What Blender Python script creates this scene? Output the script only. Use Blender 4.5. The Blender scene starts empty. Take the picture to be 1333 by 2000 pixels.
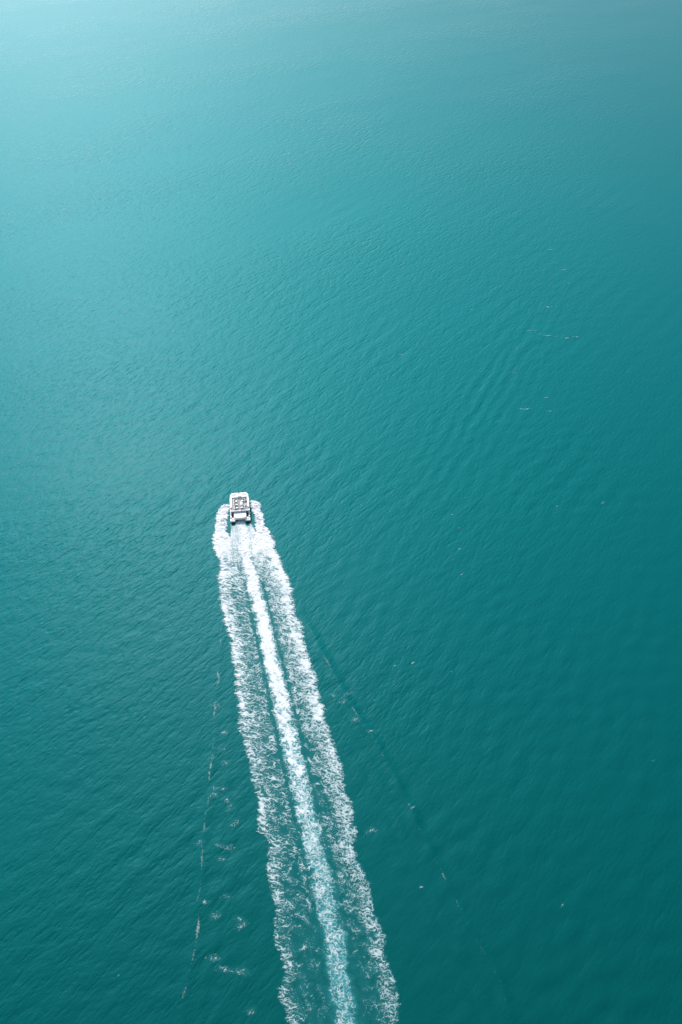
import bpy, bmesh, math
import numpy as np
from mathutils import Vector, Matrix

scene = bpy.context.scene
COL = scene.collection
R = math.radians

# ---------------------------------------------------------------- camera
CAM_H = 200.0
cam_data = bpy.data.cameras.new('camera')
cam = bpy.data.objects.new('camera', cam_data)
COL.objects.link(cam)
cam.location = (0, 0, CAM_H)
cam.rotation_euler = (R(45), 0, 0)
cam_data.sensor_fit = 'VERTICAL'
cam_data.sensor_height = 36.0
cam_data.lens = 36.0 * 1664 / 2000
cam_data.clip_start = 1.0
cam_data.clip_end = 80000.0
scene.camera = cam

# ---------------------------------------------------------------- sky, sun, exposure
SUN_AZ, SUN_EL = R(-17.8), R(44.3)
world = bpy.data.worlds.new('World')
scene.world = world
world.use_nodes = True
bg = world.node_tree.nodes['Background']
sky = world.node_tree.nodes.new('ShaderNodeTexSky')
sky.sky_type = 'NISHITA'
sky.sun_disc = False
sky.sun_elevation = SUN_EL
sky.sun_rotation = SUN_AZ
sky.dust_density = 2.31
sky.air_density = 1.37
sky.ozone_density = 0.79
bg.inputs['Strength'].default_value = 0.142
world.node_tree.links.new(sky.outputs[0], bg.inputs['Color'])

sun_data = bpy.data.lights.new('sun', 'SUN')
sun = bpy.data.objects.new('sun', sun_data)
COL.objects.link(sun)
sd = Vector((math.sin(SUN_AZ) * math.cos(SUN_EL), math.cos(SUN_AZ) * math.cos(SUN_EL), math.sin(SUN_EL)))
sun.rotation_euler = sd.to_track_quat('Z', 'Y').to_euler()
sun.location = (-200, 500, 600)
sun_data.energy = 2.03
sun_data.angle = R(0.53)
sun_data.color = (1.0, 0.985, 0.968)

vs = scene.view_settings
vs.view_transform = 'Standard'
vs.look = 'None'
vs.gamma = 1.0
vs.exposure = 0.10
vs.use_curve_mapping = False

WATER = dict(base=(0.0, 0.0223, 0.005), rough=0.36, ior=1.16, mirror=(0.58, 0.66, 0.76), gloss=(0.0, 0.172, 0.204), grough=0.696, w0=0.49)

# ---------------------------------------------------------------- helpers
def tag(o, label=None, cat=None, group=None, kind=None):
    if label: o['label'] = label
    if cat: o['category'] = cat
    if group: o['group'] = group
    if kind: o['kind'] = kind
    return o


def link(name, mesh, mat=None, parent=None):
    o = bpy.data.objects.new(name, mesh)
    COL.objects.link(o)
    if mat is not None and not mesh.materials:
        mesh.materials.append(mat)
    if parent is not None:
        o.parent = parent
    return o


def grid_mesh(name, V, F, attrs=None, smooth=True):
    me = bpy.data.meshes.new(name)
    n, k = len(V), len(F)
    me.vertices.add(n)
    me.vertices.foreach_set('co', np.ascontiguousarray(V, dtype=np.float32).ravel())
    me.loops.add(k * 4)
    me.loops.foreach_set('vertex_index', np.ascontiguousarray(F, dtype=np.int32).ravel())
    me.polygons.add(k)
    me.polygons.foreach_set('loop_start', np.arange(0, 4 * k, 4, dtype=np.int32))
    me.polygons.foreach_set('use_smooth', np.full(k, smooth, dtype=bool))
    me.update(calc_edges=True)
    for an, av in (attrs or {}).items():
        a = me.attributes.new(an, 'FLOAT', 'POINT')
        a.data.foreach_set('value', np.ascontiguousarray(av, dtype=np.float32).ravel())
    me.validate()
    return me


_rng = np.random.default_rng(11)
_PERM = _rng.permutation(4096)
_GA = _rng.uniform(0, 2 * np.pi, 4096)
_GX, _GY = np.cos(_GA), np.sin(_GA)


def perlin(x, y, seed=0):
    xi = np.floor(x).astype(np.int64); yi = np.floor(y).astype(np.int64)
    xf = x - xi; yf = y - yi
    u = xf * xf * xf * (xf * (xf * 6 - 15) + 10); v = yf * yf * yf * (yf * (yf * 6 - 15) + 10)

    def g(ix, iy, dx, dy):
        h = _PERM[(_PERM[(ix + seed * 131) & 4095] + iy) & 4095]
        return _GX[h] * dx + _GY[h] * dy
    a = g(xi, yi, xf, yf); b = g(xi + 1, yi, xf - 1, yf)
    c = g(xi, yi + 1, xf, yf - 1); d = g(xi + 1, yi + 1, xf - 1, yf - 1)
    return 1.45 * ((a * (1 - u) + b * u) * (1 - v) + (c * (1 - u) + d * u) * v)


def fbm(x, y, octaves=3, seed=0, gain=0.5):
    r = 0; amp = 1.0; tot = 0
    for i in range(octaves):
        r = r + amp * perlin(x * 2 ** i + 17.3 * i, y * 2 ** i - 9.1 * i, seed + i)
        tot += amp; amp *= gain
    return r / tot * 1.4


def sstep(a, b, x):
    t = np.clip((x - a) / (b - a), 0, 1)
    return t * t * (3 - 2 * t)


def principled(name, col, rough=0.5, **kw):
    m = bpy.data.materials.new(name)
    m.use_nodes = True
    p = m.node_tree.nodes['Principled BSDF']
    p.inputs['Base Color'].default_value = (*col, 1)
    p.inputs['Roughness'].default_value = rough
    for k, v in kw.items():
        p.inputs[k].default_value = v
    return m


def worn(name, col, rough, amount=0.08, scale=2.0):
    """painted / moulded surface with faint mottled wear and a little relief"""
    m = principled(name, col, rough)
    nt = m.node_tree
    p = nt.nodes['Principled BSDF']
    tc = nt.nodes.new('ShaderNodeTexCoord')
    nz = nt.nodes.new('ShaderNodeTexNoise')
    nz.inputs['Scale'].default_value = scale
    nz.inputs['Detail'].default_value = 5
    nt.links.new(tc.outputs['Object'], nz.inputs['Vector'])
    mr = nt.nodes.new('ShaderNodeMapRange')
    mr.inputs['To Min'].default_value = 1 - amount
    mr.inputs['To Max'].default_value = 1 + amount * 0.5
    nt.links.new(nz.outputs['Fac'], mr.inputs['Value'])
    mx = nt.nodes.new('ShaderNodeMix')
    mx.data_type = 'RGBA'; mx.blend_type = 'MULTIPLY'
    mx.inputs['Factor'].default_value = 1
    mx.inputs[6].default_value = (*col, 1)
    nt.links.new(mr.outputs[0], mx.inputs[7])
    nt.links.new(mx.outputs[2], p.inputs['Base Color'])
    bp = nt.nodes.new('ShaderNodeBump')
    bp.inputs['Strength'].default_value = 0.15
    bp.inputs['Distance'].default_value = 0.02
    nt.links.new(nz.outputs['Fac'], bp.inputs['Height'])
    nt.links.new(bp.outputs[0], p.inputs['Normal'])
    return m


# ---------------------------------------------------------------- where the wake runs (metres on the water)
EDGE_LEFT = [(-38.4, 204.1), (-40.9, 201.9), (-41.6, 195.5), (-41.2, 188.8), (-39.8, 182.7), (-37.9, 177.3), (-37.6, 169.8), (-36.4, 163.9), (-35.0, 157.3), (-32.6, 149.8), (-31.3, 144.9), (-29.9, 138.9), (-29.0, 133.6), (-27.1, 124.4), (-27.4, 121.1), (-25.1, 115.0), (-22.7, 105.5), (-20.3, 96.5), (-19.6, 90.9), (-17.2, 88.9), (-17.1, 84.0), (-17.2, 80.0), (-15.4, 76.2), (-14.3, 72.5), (-14.8, 67.1), (-12.9, 62.2), (-11.6, 61.1), (-13.3, 56.9), (-12.6, 53.7), (-11.2, 50.5)]
EDGE_RIGHT = [(-30.1, 206.3), (-27.0, 204.1), (-25.5, 198.3), (-24.8, 193.4), (-23.4, 192.0), (-22.0, 188.3), (-20.6, 182.7), (-18.3, 176.0), (-16.7, 171.6), (-15.6, 168.5), (-14.8, 163.9), (-13.9, 157.3), (-11.8, 153.9), (-10.5, 146.8), (-9.7, 143.6), (-7.5, 137.0), (-5.9, 129.2), (-5.0, 125.5), (-4.0, 121.1), (-2.3, 115.0), (0.1, 107.9), (0.7, 100.9), (3.0, 97.4), (3.5, 92.2), (3.7, 84.0), (6.8, 78.5), (7.8, 72.5), (9.6, 67.1), (9.7, 62.6), (12.3, 56.9), (11.8, 50.5)]
CENTRE = [(-34.4, 207.0), (-33.0, 195.2), (-32.3, 192.9), (-31.1, 188.3), (-30.2, 182.7), (-28.0, 173.1), (-25.4, 163.9), (-23.3, 155.2), (-21.1, 146.8), (-19.2, 138.9), (-17.2, 131.3), (-15.6, 124.4), (-14.3, 120.0), (-12.3, 110.2), (-10.8, 105.5), (-8.8, 96.5), (-6.5, 88.0), (-4.7, 80.0), (-2.9, 72.5), (-1.3, 65.3), (-0.3, 58.5), (0.7, 50.5)]
ARM_LEFT = [(-37.2, 180.0), (-36.0, 161.0), (-35.0, 153.1), (-34.9, 146.8), (-34.3, 140.5), (-34.2, 132.1), (-34.1, 124.8), (-33.4, 117.6), (-33.4, 110.2), (-32.9, 99.1), (-33.3, 88.0), (-32.3, 80.6), (-32.6, 75.4), (-31.9, 69.6), (-32.0, 64.2), (-33.0, 58.8), (-33.5, 50.8), (-35.0, 30.0)]
ARM_RIGHT = [(-20.0, 176.0), (-13.3, 161.0), (-8.1, 149.6), (-2.4, 136.8), (1.9, 127.2), (5.5, 121.1), (8.2, 116.5), (11.9, 109.0), (16.7, 97.9), (18.9, 91.7), (23.2, 81.6), (28.0, 70.8), (29.9, 66.5), (33.5, 58.8), (35.2, 52.7), (37.5, 46.0), (44.0, 30.0)]
PATCHES = [(-34.0, 126.2), (-31.1, 117.7), (-30.9, 112.8), (-33.4, 110.2), (-29.8, 109.0), (-31.7, 102.0), (-29.4, 101.8), (-31.7, 100.0), (-28.2, 98.7), (-27.4, 96.9), (-25.8, 93.0), (-33.7, 88.0), (-29.0, 87.4), (-26.7, 86.8), (-28.4, 84.2), (-30.9, 74.3), (-26.6, 75.6), (-28.3, 71.4), (-22.7, 70.6), (-27.9, 62.5), (-25.1, 60.2), (-21.3, 59.8), (-18.7, 52.3), (-22.2, 69.2), (-2.3, 129.1), (2.1, 129.7), (0.5, 127.0), (7.9, 118.0), (3.7, 121.5), (7.2, 91.1)]
CAPS = [(101.3, 378.0), (101.0, 365.1), (103.7, 358.9), (96.6, 347.7), (103.5, 346.4), (57.0, 324.6), (90.2, 326.6), (80.0, 308.2), (84.1, 305.6), (86.8, 304.4), (90.4, 303.9), (94.0, 302.4), (98.2, 303.3), (72.5, 295.0), (68.0, 278.1), (78.5, 261.9), (68.5, 255.0), (70.3, 254.8), (78.0, 253.6), (58.1, 247.6), (36.9, 198.8), (38.4, 192.6), (37.8, 183.3), (41.0, 175.8), (72.1, 202.6), (87.9, 204.4), (85.1, 176.4), (37.4, 172.8), (20.6, 148.6), (15.2, 138.8), (20.3, 139.8), (30.6, 136.7), (80.3, 109.6), (50.3, 73.7), (18.5, 77.7), (17.7, 96.9), (7.1, 91.1), (9.0, 127.5), (-44.2, 165.3), (-87.8, 153.7), (-19.9, 239.6), (-52.6, 122.5), (-47.8, 59.1), (24.7, 290.9)]


def along(poly, Y):
    """x of a polyline at given y, carried straight on past its near end"""
    p = np.array(poly)[::-1]
    ys, xs = p[:, 1], p[:, 0]
    k = np.argmin(np.abs(ys - (ys[0] + 60)))
    sl = (xs[k] - xs[0]) / (ys[k] - ys[0])
    r = np.interp(Y, ys, xs)
    return np.where(Y < ys[0], xs[0] + (Y - ys[0]) * sl, r)


BOAT_XY = (-32.9, 195.1)
BOAT_YAW = R(6.5)


# ---------------------------------------------------------------- the sea surface
_wr = np.random.default_rng(5)
_WV = []
for i in range(46):
    lam = 2.9 * (9.0 / 2.9) ** (_wr.random() ** 1.3)
    th = R(50 + 90) + _wr.normal(0, 0.34)           # crests run about 50 degrees to x
    if i % 4 == 0:
        th = R(10 + 90) + _wr.normal(0, 0.35)
    k = 2 * np.pi / lam
    _WV.append((k * np.cos(th), k * np.sin(th), 0.0060 / k * _wr.uniform(0.6, 1.3), _wr.uniform(0, 6.28), lam))


def sea_height(x, y, step=0.0):
    """height of the water surface; waves the mesh spacing cannot carry are left to the material"""
    h = np.zeros(np.broadcast(x, y).shape)
    for kx, ky, a, ph, lam in _WV:
        w = np.clip((lam / np.maximum(step, 1e-3) - 3.2) / 2.5, 0, 1)
        h = h + w * a * np.sin(kx * x + ky * y + ph)
    gust = 0.75 + 0.55 * fbm(x / 70.0, y / 70.0, 2, 41)
    h = h * gust
    # crests thrown off either side of the track
    s = np.clip((165 - y) / 30.0, 0, 1)
    for poly, sg in ((ARM_LEFT, -1), (ARM_RIGHT, 1)):
        d = (x - along(poly, y)) * sg
        d = d * (0.97 if sg < 0 else 0.85) + 0.7 * fbm(x / 7.0, y / 7.0, 3, 77)
        fade = s * np.clip((y - 5) / 30, 0, 1)
        h = h + fade * (1.0 if sg < 0 else 1.9) * (0.14 * np.exp(-(d / 0.95) ** 2) - 0.07 * np.exp(-((d - 2.0) / 1.3) ** 2)
                        + 0.07 * np.exp(-((d + 4.0) / 1.1) ** 2) + 0.05 * np.exp(-((d + 7.0) / 1.2) ** 2) - 0.04 * np.exp(-((d + 5.6) / 0.9) ** 2)) * (0.7 + 0.6 * fbm(x / 12.0, y / 12.0, 2, 79))
    # an older wave train still running on the right
    ux, uy = 0.895, -0.446
    dd = (x - 57) * ux + (y - 262) * uy
    ll = (x - 57) * (-uy) + (y - 262) * ux
    h = h + 0.050 * np.exp(-(dd / 11) ** 2 - (ll / 62) ** 2) * np.sin(2 * np.pi * dd / 4.6 + 2.2 * fbm(x / 16.0, y / 16.0, 3, 55))
    # flattened under the foam of the wake
    inside = sstep(-1.5, 1.5, x - along(EDGE_LEFT, y)) * sstep(-1.5, 1.5, along(EDGE_RIGHT, y) - x) * (y < 212)
    h = h * (1 - 0.9 * inside)
    return h


def nodes_1d(core_lo, core_hi, step, hi_far, grow, lo_far=None, fine_hi=None):
    a = list(np.arange(core_lo, core_hi, step))
    d = step
    while a[-1] < hi_far:
        d *= grow if a[-1] < 1200 else 1.6
        a.append(a[-1] + d)
    return np.array(a)


ys_up = nodes_1d(20.0, 215.0, 0.65, 40000.0, 1.005)
ys = np.concatenate([-np.cumsum(0.65 * 1.7 ** np.arange(1, 21))[::-1] + 20.0, ys_up])
xp = nodes_1d(0.0, 62.0, 0.75, 40000.0, 1.012)
xs = np.concatenate([-xp[:0:-1], xp])
GX, GY = np.meshgrid(xs, ys)
stepx = np.gradient(xs)[None, :] * np.ones_like(GX)
stepy = np.gradient(ys)[:, None] * np.ones_like(GX)
step = np.maximum(stepx, stepy)
near = (np.abs(GX) < 900) & (GY > -30) & (GY < 1300)
Z = np.where(near, sea_height(np.where(near, GX, 0), np.where(near, GY, 0), step), 0.0)
ny, nx = GX.shape
idx = np.arange(nx * ny).reshape(ny, nx)
F = np.stack([idx[:-1, :-1], idx[:-1, 1:], idx[1:, 1:], idx[1:, :-1]], -1).reshape(-1, 4)
sea_me = grid_mesh('sea', np.stack([GX, GY, Z], -1).reshape(-1, 3), F)


def water_material():
    m = bpy.data.materials.new('sea_water')
    m.use_nodes = True
    nt = m.node_tree
    N, L = nt.nodes, nt.links
    N.remove(N['Principled BSDF'])
    # body colour of the water, the broad teal glitter of its ripples, and a pale mirror layer that grows towards grazing view
    df = N.new('ShaderNodeBsdfDiffuse')
    gl = N.new('ShaderNodeBsdfGlossy')
    gl.name = 'ripple glitter'
    gl.inputs['Color'].default_value = (*WATER['gloss'], 1)
    gl.inputs['Roughness'].default_value = WATER['grough']
    mi = N.new('ShaderNodeBsdfGlossy')
    mi.name = 'mirror'
    mi.inputs['Color'].default_value = (*WATER['mirror'], 1)
    mi.inputs['Roughness'].default_value = WATER['rough']
    fr = N.new('ShaderNodeFresnel')
    fr.inputs['IOR'].default_value = WATER['ior']
    # ripple tint dims at steep view: near-water darkening is put into the colour
    lw = N.new('ShaderNodeLayerWeight'); lw.inputs['Blend'].default_value = 0.5
    inc = N.new('ShaderNodeMapRange'); inc.name = 'incidence'; inc.clamp = True
    inc.inputs['From Max'].default_value = 0.6
    inc.inputs['To Max'].default_value = 1.03
    inc.inputs['To Min'].default_value = WATER['w0']
    L.new(lw.outputs['Facing'], inc.inputs['Value'])
    tnt = N.new('ShaderNodeVectorMath'); tnt.operation = 'SCALE'; tnt.name = 'tint'
    tnt.inputs[0].default_value = WATER['gloss']
    L.new(inc.outputs[0], tnt.inputs['Scale'])
    L.new(tnt.outputs[0], gl.inputs['Color'])
    ad = N.new('ShaderNodeAddShader')
    L.new(df.outputs[0], ad.inputs[0]); L.new(gl.outputs[0], ad.inputs[1])
    mxs = N.new('ShaderNodeMixShader')
    L.new(fr.outputs[0], mxs.inputs[0]); L.new(ad.outputs[0], mxs.inputs[1]); L.new(mi.outputs[0], mxs.inputs[2])
    L.new(mxs.outputs[0], N['Material Output'].inputs['Surface'])
    geo = N.new('ShaderNodeNewGeometry')

    def noise(rot, scale, detail, seed, rough=0.5, dist=0.0):
        mp = N.new('ShaderNodeMapping')
        mp.inputs['Rotation'].default_value = (0, 0, -rot)
        mp.vector_type = 'POINT'
        L.new(geo.outputs['Position'], mp.inputs['Vector'])
        sc_ = N.new('ShaderNodeVectorMath'); sc_.operation = 'MULTIPLY'
        sc_.inputs[1].default_value = (scale[0], scale[1], 0.0)
        L.new(mp.outputs[0], sc_.inputs[0])
        of = N.new('ShaderNodeVectorMath'); of.operation = 'ADD'
        of.inputs[1].default_value = (seed * 13.7, seed * 7.3, seed * 3.1)
        L.new(sc_.outputs[0], of.inputs[0])
        nz = N.new('ShaderNodeTexNoise')
        nz.inputs['Scale'].default_value = 1.0
        nz.inputs['Detail'].default_value = detail
        nz.inputs['Roughness'].default_value = rough
        nz.inputs['Distortion'].default_value = dist
        L.new(of.outputs[0], nz.inputs['Vector'])
        return nz.outputs['Fac']

    def math_(op, a, b):
        n = N.new('ShaderNodeMath'); n.operation = op
        for i, v in enumerate((a, b)):
            if isinstance(v, (int, float)): n.inputs[i].default_value = v
            else: L.new(v, n.inputs[i])
        return n.outputs[0]

    def ridge(fac, k):
        # peaked crests: 1 - |2f-1| * k
        return math_('SUBTRACT', 1.0, math_('MULTIPLY', math_('ABSOLUTE', math_('SUBTRACT', math_('MULTIPLY', fac, 2.0), 1.0), 0), k))

    def crest(n, k):
        return math_('ADD', math_('MULTIPLY', n, 1.0), math_('MULTIPLY', ridge(n, 1.0), k))
    h1 = math_('MULTIPLY', crest(noise(R(48), (0.165, 0.54), 2.0, 1, 0.5, 0.35), 0.45), BUMP[0])
    h2 = math_('MULTIPLY', crest(noise(R(55), (0.36, 1.02), 2.0, 2, 0.5, 0.35), 0.45), BUMP[1])
    h3 = math_('MULTIPLY', noise(R(22), (0.5, 1.15), 2.0, 3), BUMP[2])
    h4 = math_('MULTIPLY', noise(R(66), (1.3, 2.4), 1.0, 4), BUMP[3])
    hs = math_('ADD', math_('ADD', h1, h2), math_('ADD', h3, h4))
    gust = N.new('ShaderNodeMapRange')
    gust.inputs['From Min'].default_value = 0.3; gust.inputs['From Max'].default_value = 0.7
    gust.inputs['To Min'].default_value = 0.45; gust.inputs['To Max'].default_value = 1.3
    L.new(noise(R(30), (0.011, 0.017), 2.0, 6), gust.inputs['Value'])
    hs = math_('MULTIPLY', hs, gust.outputs[0])
    # the breeze drops towards the lee on the near right: smaller ripples there
    dt = N.new('ShaderNodeVectorMath'); dt.operation = 'DOT_PRODUCT'
    dt.inputs[1].default_value = (0.92, -0.39, 0.0)
    L.new(geo.outputs['Position'], dt.inputs[0])
    lee = N.new('ShaderNodeMapRange'); lee.interpolation_type = 'SMOOTHSTEP'
    lee.inputs['From Min'].default_value = -170.0; lee.inputs['From Max'].default_value = 30.0
    lee.inputs['To Min'].default_value = 1.5; lee.inputs['To Max'].default_value = 0.32
    L.new(dt.outputs['Value'], lee.inputs['Value'])
    hs = math_('MULTIPLY', hs, lee.outputs[0])
    bp = N.new('ShaderNodeBump')
    bp.inputs['Strength'].default_value = 1.0
    bp.inputs['Distance'].default_value = 1.0
    L.new(hs, bp.inputs['Height'])
    for nd in (df, gl, mi, fr, lw):
        L.new(bp.outputs[0], nd.inputs['Normal'])
    # faint turbid patches in the water body
    tb = N.new('ShaderNodeMapRange')
    tb.inputs['From Min'].default_value = 0.3; tb.inputs['From Max'].default_value = 0.7
    tb.inputs['To Min'].default_value = 0.90; tb.inputs['To Max'].default_value = 1.10
    L.new(noise(R(10), (0.012, 0.02), 3.0, 9), tb.inputs['Value'])
    vm = N.new('ShaderNodeVectorMath'); vm.operation = 'SCALE'
    vm.inputs[0].default_value = WATER['base']
    L.new(tb.outputs[0], vm.inputs['Scale'])
    L.new(vm.outputs[0], df.inputs['Color'])
    return m


BUMP = (0.110, 0.105, 0.045, 0.010)
sea = link('sea', sea_me, water_material())
tag(sea, 'rippled teal sea paling to hazy blue in the distance', 'sea', kind='structure')


# ---------------------------------------------------------------- foam
def foam_material():
    m = bpy.data.materials.new('sea_foam')
    m.use_nodes = True
    nt = m.node_tree
    N, L = nt.nodes, nt.links
    p = N['Principled BSDF']
    p.inputs['Roughness'].default_value = 0.75
    p.inputs['Specular IOR Level'].default_value = 0.2
    aw = N.new('ShaderNodeAttribute'); aw.attribute_name = 'white'
    am = N.new('ShaderNodeAttribute'); am.attribute_name = 'cover'
    mx = N.new('ShaderNodeMix'); mx.data_type = 'RGBA'
    mx.inputs[6].default_value = (0.03, 0.33, 0.34, 1)      # aerated water
    mx.inputs[7].default_value = (0.94, 0.95, 0.93, 1)      # foam
    L.new(aw.outputs['Fac'], mx.inputs['Factor'])
    L.new(mx.outputs[2], p.inputs['Base Color'])
    tr = N.new('ShaderNodeBsdfTransparent')
    ms = N.new('ShaderNodeMixShader')
    L.new(am.outputs['Fac'], ms.inputs[0]); L.new(tr.outputs[0], ms.inputs[1]); L.new(p.outputs[0], ms.inputs[2])
    L.new(ms.outputs[0], N['Material Output'].inputs['Surface'])
    return m


FOAM = foam_material()


def foam_object(name, X, Y, Zs, white, cover, keep, label, cat):
    ny, nx = X.shape
    idx = np.arange(nx * ny).reshape(ny, nx)
    q = np.stack([idx[:-1, :-1], idx[:-1, 1:], idx[1:, 1:], idx[1:, :-1]], -1).reshape(-1, 4)
    c = (np.where(keep, cover, 0)).ravel()
    q = q[(c[q].max(1) > 0.02) & keep.ravel()[q].all(1)]
    used, inv = np.unique(q.ravel(), return_inverse=True)
    V = np.stack([X.ravel()[used], Y.ravel()[used], Zs.ravel()[used]], -1)
    me = grid_mesh(name, V, inv.reshape(-1, 4), {'white': white.ravel()[used], 'cover': cover.ravel()[used]})
    o = link(name, me, FOAM)
    return tag(o, label, cat, kind='stuff')


def build_wake():
    st = 0.125
    ya = np.arange(8.0, 208.0, st)
    ba = np.arange(-17.5, 18.0, st)
    B, Y = np.meshgrid(ba, ya)
    XC = along(CENTRE, ya)[:, None]
    X = B + XC
    s = BOAT_XY[1] - Y                                   # metres behind the transom
    bl = (along(EDGE_LEFT, ya)[:, None] - XC); br = (along(EDGE_RIGHT, ya)[:, None] - XC)
    far = sstep(10, 40, s)
    rag = 1.0 * fbm(Y / 3.2, B * 0.05, 3, 3) + 0.75 * fbm(Y / 0.8, B / 2.5, 2, 4)
    rag2 = 1.0 * fbm(Y / 3.0, B * 0.05 + 9, 3, 5) + 0.75 * fbm(Y / 0.9, B / 2.0, 2, 6)
    dl = B - bl + rag * (0.62 + 0.10 * far) + 0.45 * (1 - far) * (np.abs(fbm(Y / 1.1, B * 0.1, 2, 8)) - 0.3)
    dr = br - B + rag2 * (0.62 + 0.10 * far) + 0.45 * (1 - far) * (np.abs(fbm(Y / 1.1, B * 0.1, 2, 9)) - 0.3)

    # ---- lace patterns
    wx = 0.9 * fbm(B / 1.9, Y / 1.9, 2, 20); wy = 0.9 * fbm(B / 1.9 + 40, Y / 1.9, 2, 23)
    shear = Y + 0.16 * B
    n1 = fbm((B + 1.3 * wx) / 4.2, (shear + 0.8 * wy) / 0.95, 2, 30, 0.25)
    n2 = fbm((B - 1.3 * wy) / 2.6, (shear + 0.7 * wx) / 0.70, 2, 34, 0.25)
    n3 = fbm((B + 2.0 * wx) / 2.3, (Y + 2.0 * wy) / 1.9, 2, 38, 0.25)
    n4 = fbm((B - 1.8 * wy) / 1.35, (Y + 1.8 * wx) / 1.15, 2, 42, 0.25)
    blotch = 0.5 + 0.5 * fbm((B + wx) / 2.2, (Y + wy) / 2.2, 3, 46)
    clump = 0.5 + 0.5 * fbm((B + wx) / 2.0, (Y + wy) / 1.5, 3, 50)
    longst = 0.5 + 0.5 * fbm((B + 0.12 * wx) / 0.35, Y / 5.0, 2, 54)

    # ---- how much foam there is (0..1+)
    A = np.interp(s, [0, 25, 45, 75, 105, 130, 150, 185], [1.0, 0.92, 0.82, 0.67, 0.51, 0.41, 0.35, 0.2])
    wl = np.interp(s, [0, 25, 60, 100, 150], [6.5, 8.0, 7.0, 5.2, 4.2])
    D_l = sstep(-0.9, 1.3, dl + 0.25) * A * (0.70 * np.exp(-np.maximum(dl, 0) / wl * 0.9) + 0.34 * np.exp(-np.maximum(dl - 0.2, 0) / 1.3)
                                      + 0.22 * np.exp(-np.maximum(dl, 0) / 9))
    wr = np.interp(s, [0, 25, 60, 100, 150], [5.0, 6.2, 6.2, 5.4, 4.6])
    D_r = sstep(-0.9, 1.5, dr + 0.25) * A * np.interp(s, [0, 70, 110, 150], [1.0, 1.0, 0.9, 0.82]) * (0.86 * np.exp(-(np.maximum(dr - 0.6, 0) / wr) ** 1.5) + 0.16 * np.exp(-np.maximum(dr, 0) / 1.0)
                                       + 0.12 * np.exp(-np.maximum(dr, 0) / 10))
    hc = np.interp(s, [0, 4, 12, 22, 45, 75, 110, 150], [1.6, 1.5, 1.5, 1.7, 1.85, 2.1, 2.2, 2.3])
    dc = hc - np.abs(B + (0.3 + 0.6 * far) * fbm(Y / 7.0, 0 * B, 2, 60)) + (rag * (B < 0) + rag2 * (B >= 0)) * (0.22 + 0.3 * far)
    Ac = np.interp(s, [0, 50, 72, 90, 105, 125, 150, 190], [1.35, 1.05, 0.88, 0.70, 0.52, 0.38, 0.32, 0.2])
    D_c = sstep(-1.3, 1.1, dc) * Ac
    gapw = np.exp(-((np.abs(B) - hc - 1.0) / 0.62) ** 2) * sstep(6, 22, s) * (1 - 0.6 * sstep(70, 120, s))
    side = np.where(B < 0, D_l, D_r) * (1 - 0.55 * gapw)
    # everything between the bands keeps a little lace
    within = sstep(-0.2, 0.6, np.minimum(dl, dr))
    side = np.maximum(side, within * (0.30 + 0.30 * blotch) * A * sstep(12, 30, s) * (1 - 0.5 * gapw))
    # ---- fan of churned water straight off the two sterns
    fanl = 3.2 + 0.20 * np.maximum(s, 0)
    fan = sstep(-0.3, 0.5, fanl - np.abs(B) + 0.4 * rag) * sstep(-0.1, 0.8, s) * (1 - sstep(16, 34, s))
    edge_line = np.exp(-((np.abs(B) - fanl + 0.3) / 0.28) ** 2) * sstep(1.5, 5, s) * (1 - sstep(14, 24, s))
    D_fan = fan * (0.46 + 0.40 * longst) + 0.45 * edge_line
    # ---- spray thrown from the bows
    yb = BOAT_XY[1]
    hx = BOAT_XY[0] - math.tan(BOAT_YAW) * (Y - yb) - XC  # boat axis at this y, in B
    inl = hx - np.interp(Y, [180, 188, 191, 196, 203, 206], [2.4, 3.2, 4.4, 4.2, 3.1, 2.7])
    inr = hx + np.interp(Y, [180, 186, 191, 196, 201, 205, 207], [2.2, 3.0, 4.6, 4.8, 3.8, 2.9, 2.7])
    sp = 1 - sstep(7, 22, s)
    spl = sstep(-0.15, 0.6, dl) * sstep(-0.5, 1.0, inl - B + 0.6 * rag2)
    spr = sstep(-0.15, 0.6, dr) * sstep(-0.5, 1.0, B - inr + 0.6 * rag)
    D_sp = np.where(B < hx, spl * sstep(204.2, 202.6, Y), spr * sstep(206.2, 204.6, Y)) * (0.62 + 0.55 * blotch)
    alongside = sstep(-1.5, 1.0, -s) + 0 * B
    side0 = side * sstep(1, 8, s)
    D = np.maximum(side0, D_c * sstep(-0.2, 1.6, s))
    D = np.maximum(D, D_fan)
    D = np.maximum(D, D_sp * sp)
    # no foam inside the hull outline nor right behind the two sponsons
    bx = B - hx
    hull = (np.abs(bx) < 3.0) & (s < 0.2)
    pods = np.exp(-((np.abs(bx) - 2.35) / 0.7) ** 4) * (1 - sstep(1.0, 2.4, s))
    D = D * (1 - 0.95 * pods)
    tunnel = (np.abs(bx) < 1.6) & (s > -6) & (s <= 0.6)
    D = np.where(hull & ~tunnel, 0, D)
    D = np.where(tunnel, 0.75, D)
    D = D * sstep(8, 34, Y)                              # dies out far astern
    D = D * (0.86 + 0.30 * blotch) * (0.9 + 0.25 * fbm(Y / 7.0, B / 7.0, 2, 64))

    # ---- lace: filaments that widen until they close up where there is more foam
    patch = np.clip(D * (0.62 + 0.75 * clump) - 0.05, 0, 1.3)
    wd = 0.62 * patch ** 3.1 + 0.075 * sstep(0.05, 0.28, patch)
    line = lambda n: np.exp(-(n / np.maximum(wd, 1e-3)) ** 2) * sstep(0.06, 0.2, patch)
    inner = np.abs(B) < hc + 0.4
    sa = np.where(inner, 0.45, np.where(B < 0, 1.0, 0.85))
    sb = np.where(inner, 1.0, np.where(B < 0, 0.30, 0.75))
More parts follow.
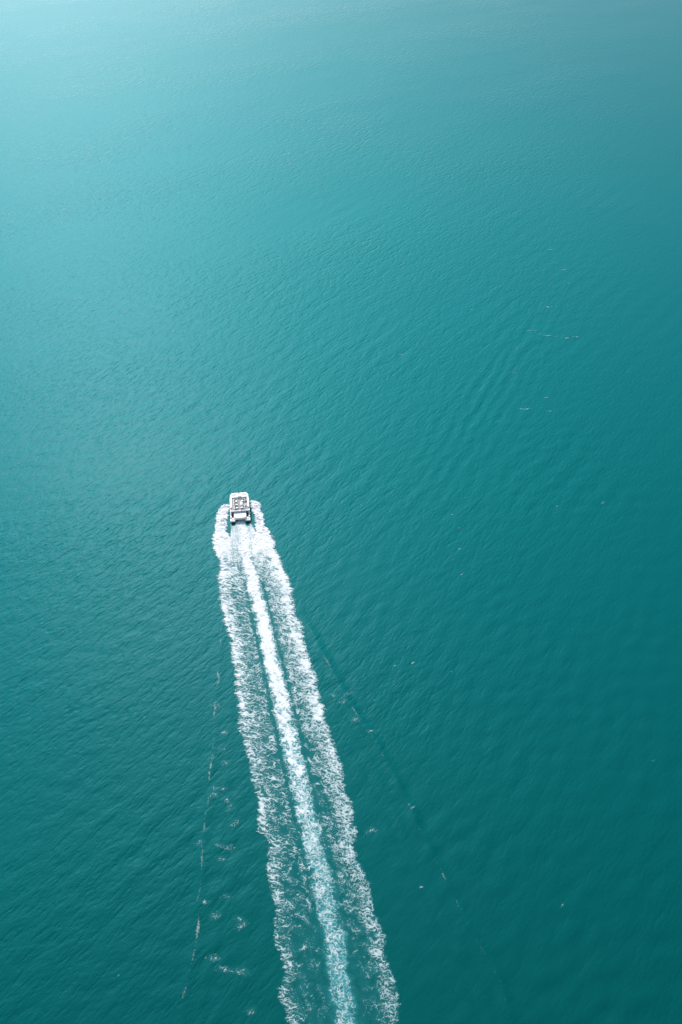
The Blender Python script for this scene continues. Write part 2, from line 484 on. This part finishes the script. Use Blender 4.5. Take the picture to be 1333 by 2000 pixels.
    white = 1 - (1 - sa * line(n1)) * (1 - 0.85 * sa * line(n2)) * (1 - sb * line(n3)) * (1 - 0.8 * sb * line(n4))
    white = np.clip(white * 1.08 - 0.08, 0, 1)
    white = white * np.interp(s, [0, 60, 110, 150], [1.0, 1.0, 0.94, 0.86]) * (0.72 + 0.28 * sstep(0.25, 0.7, D))
    # smooth veil of fine bubbles right behind the boat
    veil = fan * (0.25 + 0.75 * longst) * (1 - sstep(8, 24, s))
    white = np.maximum(white, 0.88 * veil * np.clip(1.2 - 1.5 * pods, 0, 1))
    # thick smooth spray against the hull, feathered outwards
    body = np.where(B < hx, spl * sstep(204.2, 201.0, Y), spr * sstep(206.2, 203.5, Y)) * sp
    white = np.maximum(white, sstep(0.22, 0.72, body * (0.55 + 0.75 * clump)))
    # ---- milky aerated water
    milk = (0.55 * sstep(-1.0, 0.9, dc) * (0.45 + 0.75 * blotch) * np.interp(s, [0, 30, 110, 150, 185], [1, 1, 1.1, 0.95, 0.2])
            + 0.42 * np.clip(D, 0, 1) ** 1.3 + 0.34 * within * blotch * sstep(8, 25, s)) * sstep(8, 34, Y)
    milk = np.clip(milk, 0, 0.85) * sstep(0.5, 0.9, 1 - pods)
    wc = 1 - (1 - white) ** 2.3
    cover = 1 - (1 - wc) * (1 - milk)
    wfrac = np.clip(white / np.maximum(cover, 1e-3), 0, 1)
    cover = np.where(hull & ~tunnel, 0, cover)
    # ---- relief
    lump = 0.5 + 0.5 * fbm(B / 0.9, Y / 0.9, 3, 70)
    lump2 = 0.5 + 0.5 * fbm(B / 2.4, Y / 2.4, 2, 73)
    Hs = np.interp(s, [-12, -9, -4, 2, 10, 30, 80, 150], [0.5, 1.1, 1.3, 1.0, 0.6, 0.28, 0.16, 0.09])
    Dn = np.clip(D, 0, 1)
    side_w = np.where(B < hx, spl * sstep(204.2, 202.6, Y), spr * sstep(206.2, 204.6, Y)) * sp
    Zr = 0.06 + 0.07 * white + Hs * Dn * (0.25 + 0.75 * side_w) * lump * lump2 * 1.5
    Zr = Zr + 0.30 * D_c.clip(0, 1) * sstep(0, 6, s) * (1 - sstep(25, 60, s)) * lump
    keep = cover > 0.015
    gl_ = -hc - 1.1; gr_ = hc + 1.1
    kw = np.broadcast_to(np.abs(B) <= hc + 1.1, B.shape)
    first = s > -0.5
    cs = (kw & first) | tunnel
    lside = np.where(s > 2, B < 0, B < hx)
    # cut the sheet into the three bands along shared lines (cells, so none overlap)
    foam_object('propeller_wash', X, Y, Zr, wfrac, cover, _grow(cs), 'bright white churned wash trailing straight from the stern of the boat', 'wake')
    foam_object('bow_wave_foam', X, Y, Zr, wfrac, cover, ~cs & lside, 'lacy foam band along the wake on the side of the boat facing the pale water', 'wake')
    foam_object('bow_wave_foam', X, Y, Zr, wfrac, cover, ~cs & ~lside, 'lacy foam band along the wake on the side facing the dark corner of the sea', 'wake')


def _grow(k):
    g = k.copy()
    g[1:] |= k[:-1]; g[:, 1:] |= k[:, :-1]; g[1:, 1:] |= k[:-1, :-1]
    g[:-1] |= k[1:]; g[:, :-1] |= k[:, 1:]; g[:-1, :-1] |= k[1:, 1:]
    return g


build_wake()


def merge_grids(name, parts, label, cat):
    Vs, Fs, Ws, Cs = [], [], [], []
    off = 0
    for X, Y, Zs, white, cover in parts:
        ny, nx = X.shape
        idx = np.arange(nx * ny).reshape(ny, nx)
        q = np.stack([idx[:-1, :-1], idx[:-1, 1:], idx[1:, 1:], idx[1:, :-1]], -1).reshape(-1, 4)
        q = q[cover.ravel()[q].max(1) > 0.02]
        used, inv = np.unique(q.ravel(), return_inverse=True)
        if len(used) == 0:
            continue
        Vs.append(np.stack([X.ravel()[used], Y.ravel()[used], Zs.ravel()[used]], -1))
        Fs.append(inv.reshape(-1, 4) + off)
        Ws.append(white.ravel()[used]); Cs.append(cover.ravel()[used])
        off += len(used)
    me = grid_mesh(name, np.concatenate(Vs), np.concatenate(Fs), {'white': np.concatenate(Ws), 'cover': np.concatenate(Cs)})
    return tag(link(name, me, FOAM), label, cat, kind='stuff')


def scrap(cx, cy, lx, ly, rot, seed, dens, st=0.14):
    """a torn scrap of foam lying on the water"""
    a = np.arange(-lx, lx + st, st); b = np.arange(-ly, ly + st, st)
    U, V = np.meshgrid(a, b)
    X = cx + U * math.cos(rot) - V * math.sin(rot); Y = cy + U * math.sin(rot) + V * math.cos(rot)
    rr = np.sqrt((U / lx) ** 2 + (V / ly) ** 2)
    wx = 0.6 * fbm(X / 1.1, Y / 1.1, 2, seed)
    n = fbm((X + wx) / 0.9, (Y + wx) / 0.6, 2, seed + 5)
    m = (1 - 3.2 * np.abs(n)) * 0.8 + 0.45 * fbm(X / 0.9, Y / 0.9, 2, seed + 9)
    w = sstep(0.05, 0.50, m + dens - 1.0 * rr - 0.32)
    w = w * sstep(1.0, 0.75, rr)
    milk = 0.20 * sstep(1.0, 0.2, rr)
    cover = 1 - (1 - 0.55 * w) * (1 - milk)
    Zs = sea_height(X, Y, 0.7) + 0.09 + 0.05 * w
    return X, Y, Zs, np.clip(0.50 * w / np.maximum(cover, 1e-3), 0, 0.6), cover


def crest_line(poly, y0, y1, half, seed, dens, gate):
    ya = np.arange(y0, y1, 0.14); ba = np.arange(-half, half, 0.14)
    B, Y = np.meshgrid(ba, ya)
    X = along(poly, ya)[:, None] + B
    wob = 0.45 * fbm(Y / 4.0, 0 * Y, 2, seed)
    g = fbm(Y / 5.5, 0 * Y + seed, 2, seed + 2)
    d = np.abs(B - wob)
    m = 1 - 1.7 * np.abs(fbm(B / 0.55, Y / 0.8, 2, seed + 4))
    m = m * 0.7 + 0.4 * fbm(B / 0.5, Y / 0.5, 2, seed + 6)
    w = sstep(0.0, 0.8, m + dens + 0.9 * (g - gate) - 2.1 * d)
    ends = sstep(y0, y0 + 8, Y) * sstep(y1, y1 - 12, Y)
    w = w * ends
    cover = 0.45 * w
    Zs = sea_height(X, Y, 0.7) + 0.10 + 0.05 * w
    return X, Y, Zs, 0.65 * np.ones_like(w), cover


_r = np.random.default_rng(8)
parts = [crest_line(ARM_LEFT, 47.0, 166.0, 1.5, 101, -0.16, 0.10), crest_line(ARM_RIGHT, 47.0, 158.0, 1.2, 131, -0.38, 0.2)]
for i, (px, py) in enumerate(PATCHES):
    parts.append(scrap(px, py, _r.uniform(1.6, 3.0), _r.uniform(0.9, 1.6), _r.uniform(-0.4, 0.5), 200 + 11 * i, _r.uniform(0.15, 0.42)))
merge_grids('crest_foam', parts, 'thin broken foam along the wave crests either side of the wake', 'foam')
parts = []
for i, (px, py) in enumerate(CAPS):
    sc_ = 1.0 + max(0, py - 150) / 260
    lng = 1.7 if py > 240 else 1.0
    parts.append(scrap(px, py, _r.uniform(0.45, 1.2) * sc_ * lng, _r.uniform(0.25, 0.42) * sc_, R(_r.uniform(-4, 14) if py > 240 else _r.uniform(5, 60)), 600 + 11 * i, _r.uniform(0.25, 0.6), 0.12 * sc_))
merge_grids('whitecap_foam', parts, 'tiny scattered whitecaps on open water far from the wake', 'whitecaps')


# ---------------------------------------------------------------- the boat
WHITE = worn('white_gelcoat', (0.82, 0.83, 0.83), 0.28, 0.05, 1.5)
CREAM = worn('cream_nonslip', (0.78, 0.73, 0.62), 0.7, 0.08, 3.0)
GREY = worn('grey_deck_floor', (0.47, 0.48, 0.48), 0.75, 0.12, 3.0)
TAUPE = worn('taupe_upholstery', (0.30, 0.25, 0.19), 0.8, 0.12, 4.0)
GLASS = principled('tinted_glass', (0.012, 0.018, 0.022), 0.08)
DARK = worn('black_rubber', (0.02, 0.022, 0.025), 0.6, 0.1, 3.0)
REDMAT = worn('red_brown_mat', (0.30, 0.075, 0.05), 0.85, 0.15, 5.0)
BLUEGREY = worn('blue_grey_tread', (0.20, 0.25, 0.30), 0.7, 0.1, 4.0)
PALEGREEN = worn('pale_grey_green_lid', (0.50, 0.56, 0.52), 0.6, 0.08, 2.0)
RED = worn('red_flag_cloth', (0.55, 0.02, 0.03), 0.8, 0.1, 5.0)
STEEL = principled('stainless_steel', (0.6, 0.62, 0.64), 0.25, Metallic=1.0)


def bm_new():
    return bmesh.new()


def add_box(bm, x0, x1, y0, y1, z0, z1):
    vs_ = [bm.verts.new(c) for c in ((x0, y0, z0), (x1, y0, z0), (x1, y1, z0), (x0, y1, z0), (x0, y0, z1), (x1, y0, z1), (x1, y1, z1), (x0, y1, z1))]
    for f in ((3, 2, 1, 0), (4, 5, 6, 7), (0, 1, 5, 4), (1, 2, 6, 5), (2, 3, 7, 6), (3, 0, 4, 7)):
        bm.faces.new([vs_[i] for i in f])


def add_prism(bm, pts, z0, z1, inset=0.0):
    """closed outline raised from z0 to z1, its top drawn in by inset"""
    cx = sum(p[0] for p in pts) / len(pts); cy = sum(p[1] for p in pts) / len(pts)
    lo = [bm.verts.new((x, y, z0)) for x, y in pts]
    hi = []
    for x, y in pts:
        dx, dy = x - cx, y - cy
        l = math.hypot(dx, dy) or 1
        hi.append(bm.verts.new((x - dx / l * inset, y - dy / l * inset, z1)))
    n = len(pts)
    for i in range(n):
        bm.faces.new((lo[i], lo[(i + 1) % n], hi[(i + 1) % n], hi[i]))
    bm.faces.new(hi)
    bm.faces.new(lo[::-1])


def add_tube(bm, a, b, r0, r1=None, seg=8):
    r1 = r0 if r1 is None else r1
    a, b = Vector(a), Vector(b)
    q = (b - a).to_track_quat('Z', 'Y')
    ring = lambda c, r: [bm.verts.new(c + q @ Vector((r * math.cos(2 * math.pi * i / seg), r * math.sin(2 * math.pi * i / seg), 0))) for i in range(seg)]
    A, B = ring(a, r0), ring(b, r1)
    for i in range(seg):
        bm.faces.new((A[i], A[(i + 1) % seg], B[(i + 1) % seg], B[i]))
    bm.faces.new(A[::-1]); bm.faces.new(B)


def part(name, bm, mat, parent, bevel=0.03, smooth=False):
    if bevel:
        es = [e for e in bm.edges if len(e.link_faces) == 2 and e.calc_face_angle(0) > 0.6]
        bmesh.ops.bevel(bm, geom=es, offset=bevel, segments=2, affect='EDGES', profile=0.6, clamp_overlap=True)
    bmesh.ops.recalc_face_normals(bm, faces=bm.faces)
    me = bpy.data.meshes.new(name)
    bm.to_mesh(me); bm.free()
    if smooth:
        for p_ in me.polygons: p_.use_smooth = True
    return link(name, me, mat, parent)


def rounded(x, y0, y1, r_front, r_back, xf=None, n=6):
    """plan outline: half width x (xf at the front), rounded corners; counter-clockwise"""
    xf = x if xf is None else xf
    pts = []
    for (cx, cy, r, a0) in ((x, y0, r_back, -90), (xf, y1, r_front, 0), (-xf, y1, r_front, 90), (-x, y0, r_back, 180)):
        sx = 1 if cx > 0 else -1
        sy = 1 if cy == y1 else -1
        ox, oy = cx - sx * r, cy - sy * r
        for i in range(n + 1):
            a = R(a0 + 90 * i / n)
            pts.append((ox + r * math.cos(a), oy + r * math.sin(a)))
    return pts


boat = bpy.data.objects.new('catamaran', None)
COL.objects.link(boat)
boat.location = (BOAT_XY[0], BOAT_XY[1], 0.0)
boat.rotation_euler = (R(0.8), 0, BOAT_YAW)
tag(boat, 'white catamaran tour boat with open grey seating deck speeding away from its foam wake', 'boat')

# two slender hulls
for sgn in (-1, 1):
    bm = bm_new()
    rings = []
    for y, w, zb, zt in ((0.75, 0.72, -0.30, 0.62), (2.0, 0.78, -0.38, 0.95), (5.0, 0.80, -0.42, 1.00), (8.6, 0.70, -0.40, 1.05),
                         (10.6, 0.42, -0.30, 1.12), (11.7, 0.14, -0.10, 1.16), (12.2, 0.03, 0.15, 1.18)):
        cx = sgn * 2.36
        prof = [(-w, zt), (-w * 0.96, zt * 0.5), (-w * 0.72, 0.02), (0, zb), (w * 0.72, 0.02), (w * 0.96, zt * 0.5), (w, zt)]
        rings.append([bm.verts.new((cx + px, y, pz)) for px, pz in prof])
    for a, b in zip(rings[:-1], rings[1:]):
        for i in range(6):
            bm.faces.new((a[i], a[i + 1], b[i + 1], b[i]))
        bm.faces.new((a[6], a[0], b[0], b[6]))
    bm.faces.new(rings[0]); bm.faces.new(rings[-1][::-1])
    h = part('hull', bm, WHITE, boat, 0.0, True)
    bm = bm_new()
    add_tube(bm, (sgn * 2.36, 0.745, 0.05), (sgn * 2.36, 0.2, -0.02), 0.26, 0.20, 12)
    part('water_jet', bm, DARK, h, 0.02)

# main deck with the square notch between the sterns
bm = bm_new()
o = [(3.2, 0.50), (3.2, 9.8)]
for i in range(7):
    a = R(90 * i / 6); o.append((1.7 + 1.5 * math.cos(a), 9.8 + 1.7 * math.sin(a)))
o += [(-x, y) for x, y in o[::-1]]
o += [(-1.62, 0.50), (-1.45, 0.72), (1.45, 0.72), (1.62, 0.50)]
add_prism(bm, o, 0.64, 1.02)
part('main_deck', bm, WHITE, boat, 0.04)
for sgn in (-1, 1):
    bm = bm_new()
    px0, px1 = sorted((sgn * 1.70, sgn * 3.24))
    add_box(bm, px0, px1, -0.02, 1.46, 0.50, 1.04)
    sp_ = part('swim_platform', bm, WHITE, boat, 0.07)
    bm = bm_new()
    add_box(bm, px0 + 0.28, px1 - 0.28, 0.16, 0.95, 1.043, 1.056)
    part('tread_pad', bm, CREAM, sp_, 0.0)
bm = bm_new()
add_tube(bm, (-1.44, 0.70, 0.80), (1.44, 0.70, 0.80), 0.06)
part('rubbing_strip', bm, DARK, boat, 0.0)

# aft bench block between the two stairways
bm = bm_new()
add_prism(bm, [(1.50, 0.52), (1.98, 0.95), (1.98, 3.90), (-1.98, 3.90), (-1.98, 0.95), (-1.50, 0.52)], 1.022, 1.86)
part('engine_cover', bm, WHITE, boat, 0.08)
bm = bm_new()
add_box(bm, -0.5, 0.5, 1.2, 1.9, 1.863, 1.89)
part('access_hatch', bm, WHITE, boat, 0.02)
# stairways down to the platforms
for sgn in (-1, 1):
    bm = bm_new()
    x0, x1 = sorted((sgn * 2.05, sgn * 2.75))
    add_box(bm, x0, x1, 1.47, 3.95, 1.022, 1.06)
    stw = part('stairway', bm, DARK, boat, 0.0)
    for (y0, y1, z0, z1, mt) in ((2.95, 3.85, 1.06, 1.45, BLUEGREY), (1.62, 2.40, 1.06, 1.20, REDMAT)):
        bm = bm_new(); add_box(bm, x0 + 0.04, x1 - 0.04, y0, y1, z0, z1)
        part('step', bm, mt, stw, 0.02)
    bm = bm_new()
    xs0, xs1 = sorted((sgn * 2.78, sgn * 3.18))
    add_box(bm, xs0, xs1, 1.30, 3.95, 1.023, 1.36)
    part('side_bulwark', bm, WHITE, boat, 0.07)

# cabin under the seating deck
bm = bm_new()
cab = rounded(2.95, 4.0, 11.1, 1.3, 0.25, 2.85)
add_prism(bm, cab, 1.021, 2.118, 0.08)
cabin = part('cabin', bm, WHITE, boat, 0.05)
for sgn in (-1, 1):
    for k in range(4):
        bm = bm_new()
        y0 = 4.5 + k * 1.32
        xa, xb = sorted((sgn * 2.80, sgn * 2.975))
        add_box(bm, xa, xb, y0, y0 + 1.14, 1.34, 1.92)
        part('window', bm, GLASS, cabin, 0.03)
for k in range(3):
    bm = bm_new()
    add_box(bm, -1.45 + k * 0.98, -0.53 + k * 0.98, 10.95, 11.105, 1.34, 1.92)
    part('window', bm, GLASS, cabin, 0.03)
bm = bm_new()
add_box(bm, -2.6, 2.6, 3.92, 4.05, 1.87, 2.10)
part('saloon_window', bm, GLASS, cabin, 0.02)

# seating deck
bm = bm_new()
up_ = rounded(3.22, 2.40, 10.85, 1.05, 0.18, 3.05)
add_prism(bm, up_, 2.722, 2.88)
part('upper_deck', bm, WHITE, boat, 0.05)
bm = bm_new()
add_prism(bm, [(2.98, 2.54), (3.0, 3.95), (2.52, 4.15), (2.46, 8.62), (-2.46, 8.62), (-2.52, 4.15), (-3.0, 3.95), (-2.98, 2.54)], 2.884, 2.90)
part('deck_floor', bm, GREY, boat, 0.0)
# front deck and the coamings that frame the floor
bm = bm_new()
fo = rounded(3.12, 8.66, 10.78, 1.0, 0.05, 2.98)
add_prism(bm, fo, 2.884, 3.30, 0.16)
fd = part('foredeck', bm, WHITE, boat, 0.10)
for sgn in (-1, 1):
    bm = bm_new()
    pts = [(sgn * 0.85, 9.15), (sgn * 2.55, 9.15), (sgn * 2.5, 9.9), (sgn * 2.0, 10.4), (sgn * 0.85, 10.4)]
    if sgn < 0: pts = pts[::-1]
    add_prism(bm, pts, 3.302, 3.315)
    part('nonslip_panel', bm, CREAM, fd, 0.0)
    bm = bm_new()
    add_tube(bm, (sgn * 2.25, 10.05, 3.316), (sgn * 2.25, 10.05, 3.42), 0.09, 0.06)
    part('mooring_cleat', bm, STEEL, fd, 0.01)
bm = bm_new()
add_box(bm, -0.62, 0.62, 9.55, 10.35, 3.302, 3.40)
ht = part('roof_hatch', bm, WHITE, boat, 0.04)
bm = bm_new()
add_box(bm, -0.55, 0.55, 10.02, 10.30, 3.401, 3.425)
part('hatch_glass', bm, principled('violet_acrylic', (0.12, 0.11, 0.20), 0.15), ht, 0.0)
for sgn in (-1, 1):
    bm = bm_new()
    pts = [(sgn * 2.54, 4.15), (sgn * 3.17, 3.75), (sgn * 3.12, 8.64), (sgn * 2.50, 8.64)]
    if sgn < 0: pts = pts[::-1]
    add_prism(bm, pts, 2.884, 3.24, 0.05)
    part('coaming', bm, WHITE, boat, 0.07)
    bm = bm_new()
    add_tube(bm, (sgn * 2.85, 3.9, 3.46), (sgn * 2.83, 8.6, 3.46), 0.025)
    for y in (4.2, 5.6, 7.0, 8.4):
        add_tube(bm, (sgn * 2.85, y, 3.22), (sgn * 2.85, y, 3.46), 0.02)
    part('hand_rail', bm, STEEL, boat, 0.0)
# after rail of the seating deck
bm = bm_new()
add_box(bm, -3.14, 3.14, 2.40, 2.60, 2.884, 3.16)
part('stern_rail', bm, WHITE, boat, 0.03)


def booth(x, y, sgn, first=None):
    """white U shell with taupe cushions open towards the aisle and aft; table part comes separately"""
    b = bpy.data.objects.new('lounge_booth', None)
    COL.objects.link(b); b.parent = boat; b.location = (x, y, 2.90)
    if first is not None:
        for ch in first.children:
            c = ch.copy(); COL.objects.link(c); c.parent = b
            c.scale.x = ch.scale.x * sgn * first['side']
        b['side'] = sgn
        return b
    b['side'] = sgn
    w, d, t = 1.30, 1.20, 0.11
    bm = bm_new()       # shell: front, outboard side, short return
    ox = -w / 2
    add_prism(bm, [(ox, -d / 2), (ox + 0.42, -d / 2), (ox + 0.42, -d / 2 + t), (ox + t, -d / 2 + t), (ox + t, d / 2 - t), (w / 2, d / 2 - t), (w / 2, d / 2), (ox, d / 2)], 0.0, 0.66)
    part('shell', bm, WHITE, b, 0.025)
    bm = bm_new()
    c = 0.19
    add_prism(bm, [(ox + t + .005, -d / 2 + t + .03), (ox + t + c, -d / 2 + t + .03), (ox + t + c, d / 2 - t - c), (w / 2 - 0.02, d / 2 - t - c), (w / 2 - 0.02, d / 2 - t - .005), (ox + t + .005, d / 2 - t - .005)], 0.36, 0.74)
    part('backrest', bm, TAUPE, b, 0.05)
    bm = bm_new()
    add_prism(bm, [(ox + t + c, -d / 2 + t + .03), (ox + t + c + .25, -d / 2 + t + .03), (ox + t + c + .25, d / 2 - t - c - .25), (w / 2 - 0.02, d / 2 - t - c - .25), (w / 2 - 0.02, d / 2 - t - c - .004), (ox + t + c, d / 2 - t - c - .004)], 0.0, 0.38)
    part('seat_cushion', bm, TAUPE, b, 0.04)
    return b


b0 = booth(-1.25, 6.85, -1)
for (x, y, sgn) in ((-1.22, 5.30, -1), (-1.15, 3.72, -1), (1.28, 6.95, 1), (0.98, 3.80, 1)):
    booth(x, y, sgn, b0)
tb0 = None
for (x, y) in ((-0.98, 6.62), (-0.94, 5.07), (-0.88, 3.49), (1.02, 6.72), (0.72, 3.57)):
    if tb0 is None:
        bm = bm_new()
        add_prism(bm, rounded(0.36, -0.24, 0.24, 0.12, 0.12), 0.60, 0.65)
        tb0 = part('table_top', bm, WHITE, boat, 0.015)
        tb0.location = (x, y, 2.90)
        bm = bm_new(); add_tube(bm, (0, 0, 0), (0, 0, 0.60), 0.05)
        leg0 = part('pedestal', bm, DARK, tb0, 0.0)
    else:
        c = tb0.copy(); COL.objects.link(c); c.location = (x, y, 2.90)
        l = leg0.copy(); COL.objects.link(l); l.parent = c
# serving counter, deck locker, helm
bm = bm_new(); add_box(bm, 0.28, 1.02, 4.75, 6.05, 2.902, 3.62)
ct = part('serving_counter', bm, WHITE, boat, 0.08)
for (x, y) in ((0.5, 5.1), (0.8, 5.4), (0.55, 5.75)):
    bm = bm_new()
    add_tube(bm, (x, y, 3.622), (x, y, 3.74), 0.06, 0.05)
    part('cup', bm, CREAM, ct, 0.0)
bm = bm_new(); add_box(bm, 1.52, 2.36, 4.42, 5.72, 2.902, 3.22)
part('deck_locker', bm, PALEGREEN, boat, 0.05)
bm = bm_new(); add_box(bm, 1.98, 2.42, 6.6, 7.45, 2.902, 3.45)
hm_ = part('helm_console', bm, principled('slate_blue_panel', (0.07, 0.09, 0.13), 0.4), boat, 0.04)
bm = bm_new(); add_box(bm, 2.0, 2.40, 7.36, 7.43, 3.452, 3.75)
part('windscreen', bm, GLASS, hm_, 0.0)

# flag on the after rail
bm = bm_new(); add_tube(bm, (0.55, 2.36, 2.95), (0.55, 2.12, 4.05), 0.022)
fp = part('flag_pole', bm, STEEL, boat, 0.0)
bm = bm_new()
rows = []
for i in range(9):
    u = i / 8
    rows.append([bm.verts.new((0.55 - 0.05 + 0.12 * math.sin(5 * u + 1) * u + 0.28 * u, 2.16 + 0.0 * v - 0.42 * u + 0.24 * (0.55 - v) , 3.98 - 0.50 * v - 0.12 * u)) for v in (0, 0.5, 1.0)])
for a, b in zip(rows[:-1], rows[1:]):
    for i in range(2): bm.faces.new((a[i], a[i + 1], b[i + 1], b[i]))
fl = part('flag', bm, RED, fp, 0.0, True)
sm = fl.modifiers.new('thickness', 'SOLIDIFY'); sm.thickness = 0.01

# masts on the bow
bm = bm_new(); add_tube(bm, (-0.05, 10.55, 3.29), (-0.05, 10.75, 4.0), 0.08, 0.06)
part('anchor_light', bm, DARK, boat, 0.01)
bm = bm_new(); add_tube(bm, (0.42, 10.45, 3.29), (0.42, 10.70, 6.2), 0.03, 0.012)
part('whip_antenna', bm, WHITE, boat, 0.0)
bm = bm_new(); add_tube(bm, (-0.42, 10.45, 3.29), (-0.42, 10.62, 5.0), 0.025, 0.012)
part('whip_antenna', bm, WHITE, boat, 0.0)
# bow pulpit on the main deck, hidden from astern but there
bm = bm_new()
pp = [(1.75 + 1.35 * math.cos(R(a)), 9.8 + 1.55 * math.sin(R(a))) for a in range(0, 91, 15)]
pp = pp + [(-x, y) for x, y in pp[::-1]]
for (a, b) in zip(pp[:-1], pp[1:]):
    add_tube(bm, (a[0], a[1], 1.75), (b[0], b[1], 1.75), 0.025)
for a in pp[::2]:
    add_tube(bm, (a[0], a[1], 1.02), (a[0], a[1], 1.75), 0.02)
part('bow_rail', bm, STEEL, boat, 0.0)

# the seating deck rides low over the saloon
for ch in list(boat.children):
    if ch.name.split('.')[0] in ('upper_deck', 'deck_floor', 'foredeck', 'coaming', 'hand_rail', 'stern_rail', 'lounge_booth', 'table_top', 'serving_counter',
                                 'deck_locker', 'helm_console', 'flag_pole', 'anchor_light', 'whip_antenna'):
        ch.location += Vector((0, 0.6, -0.6))
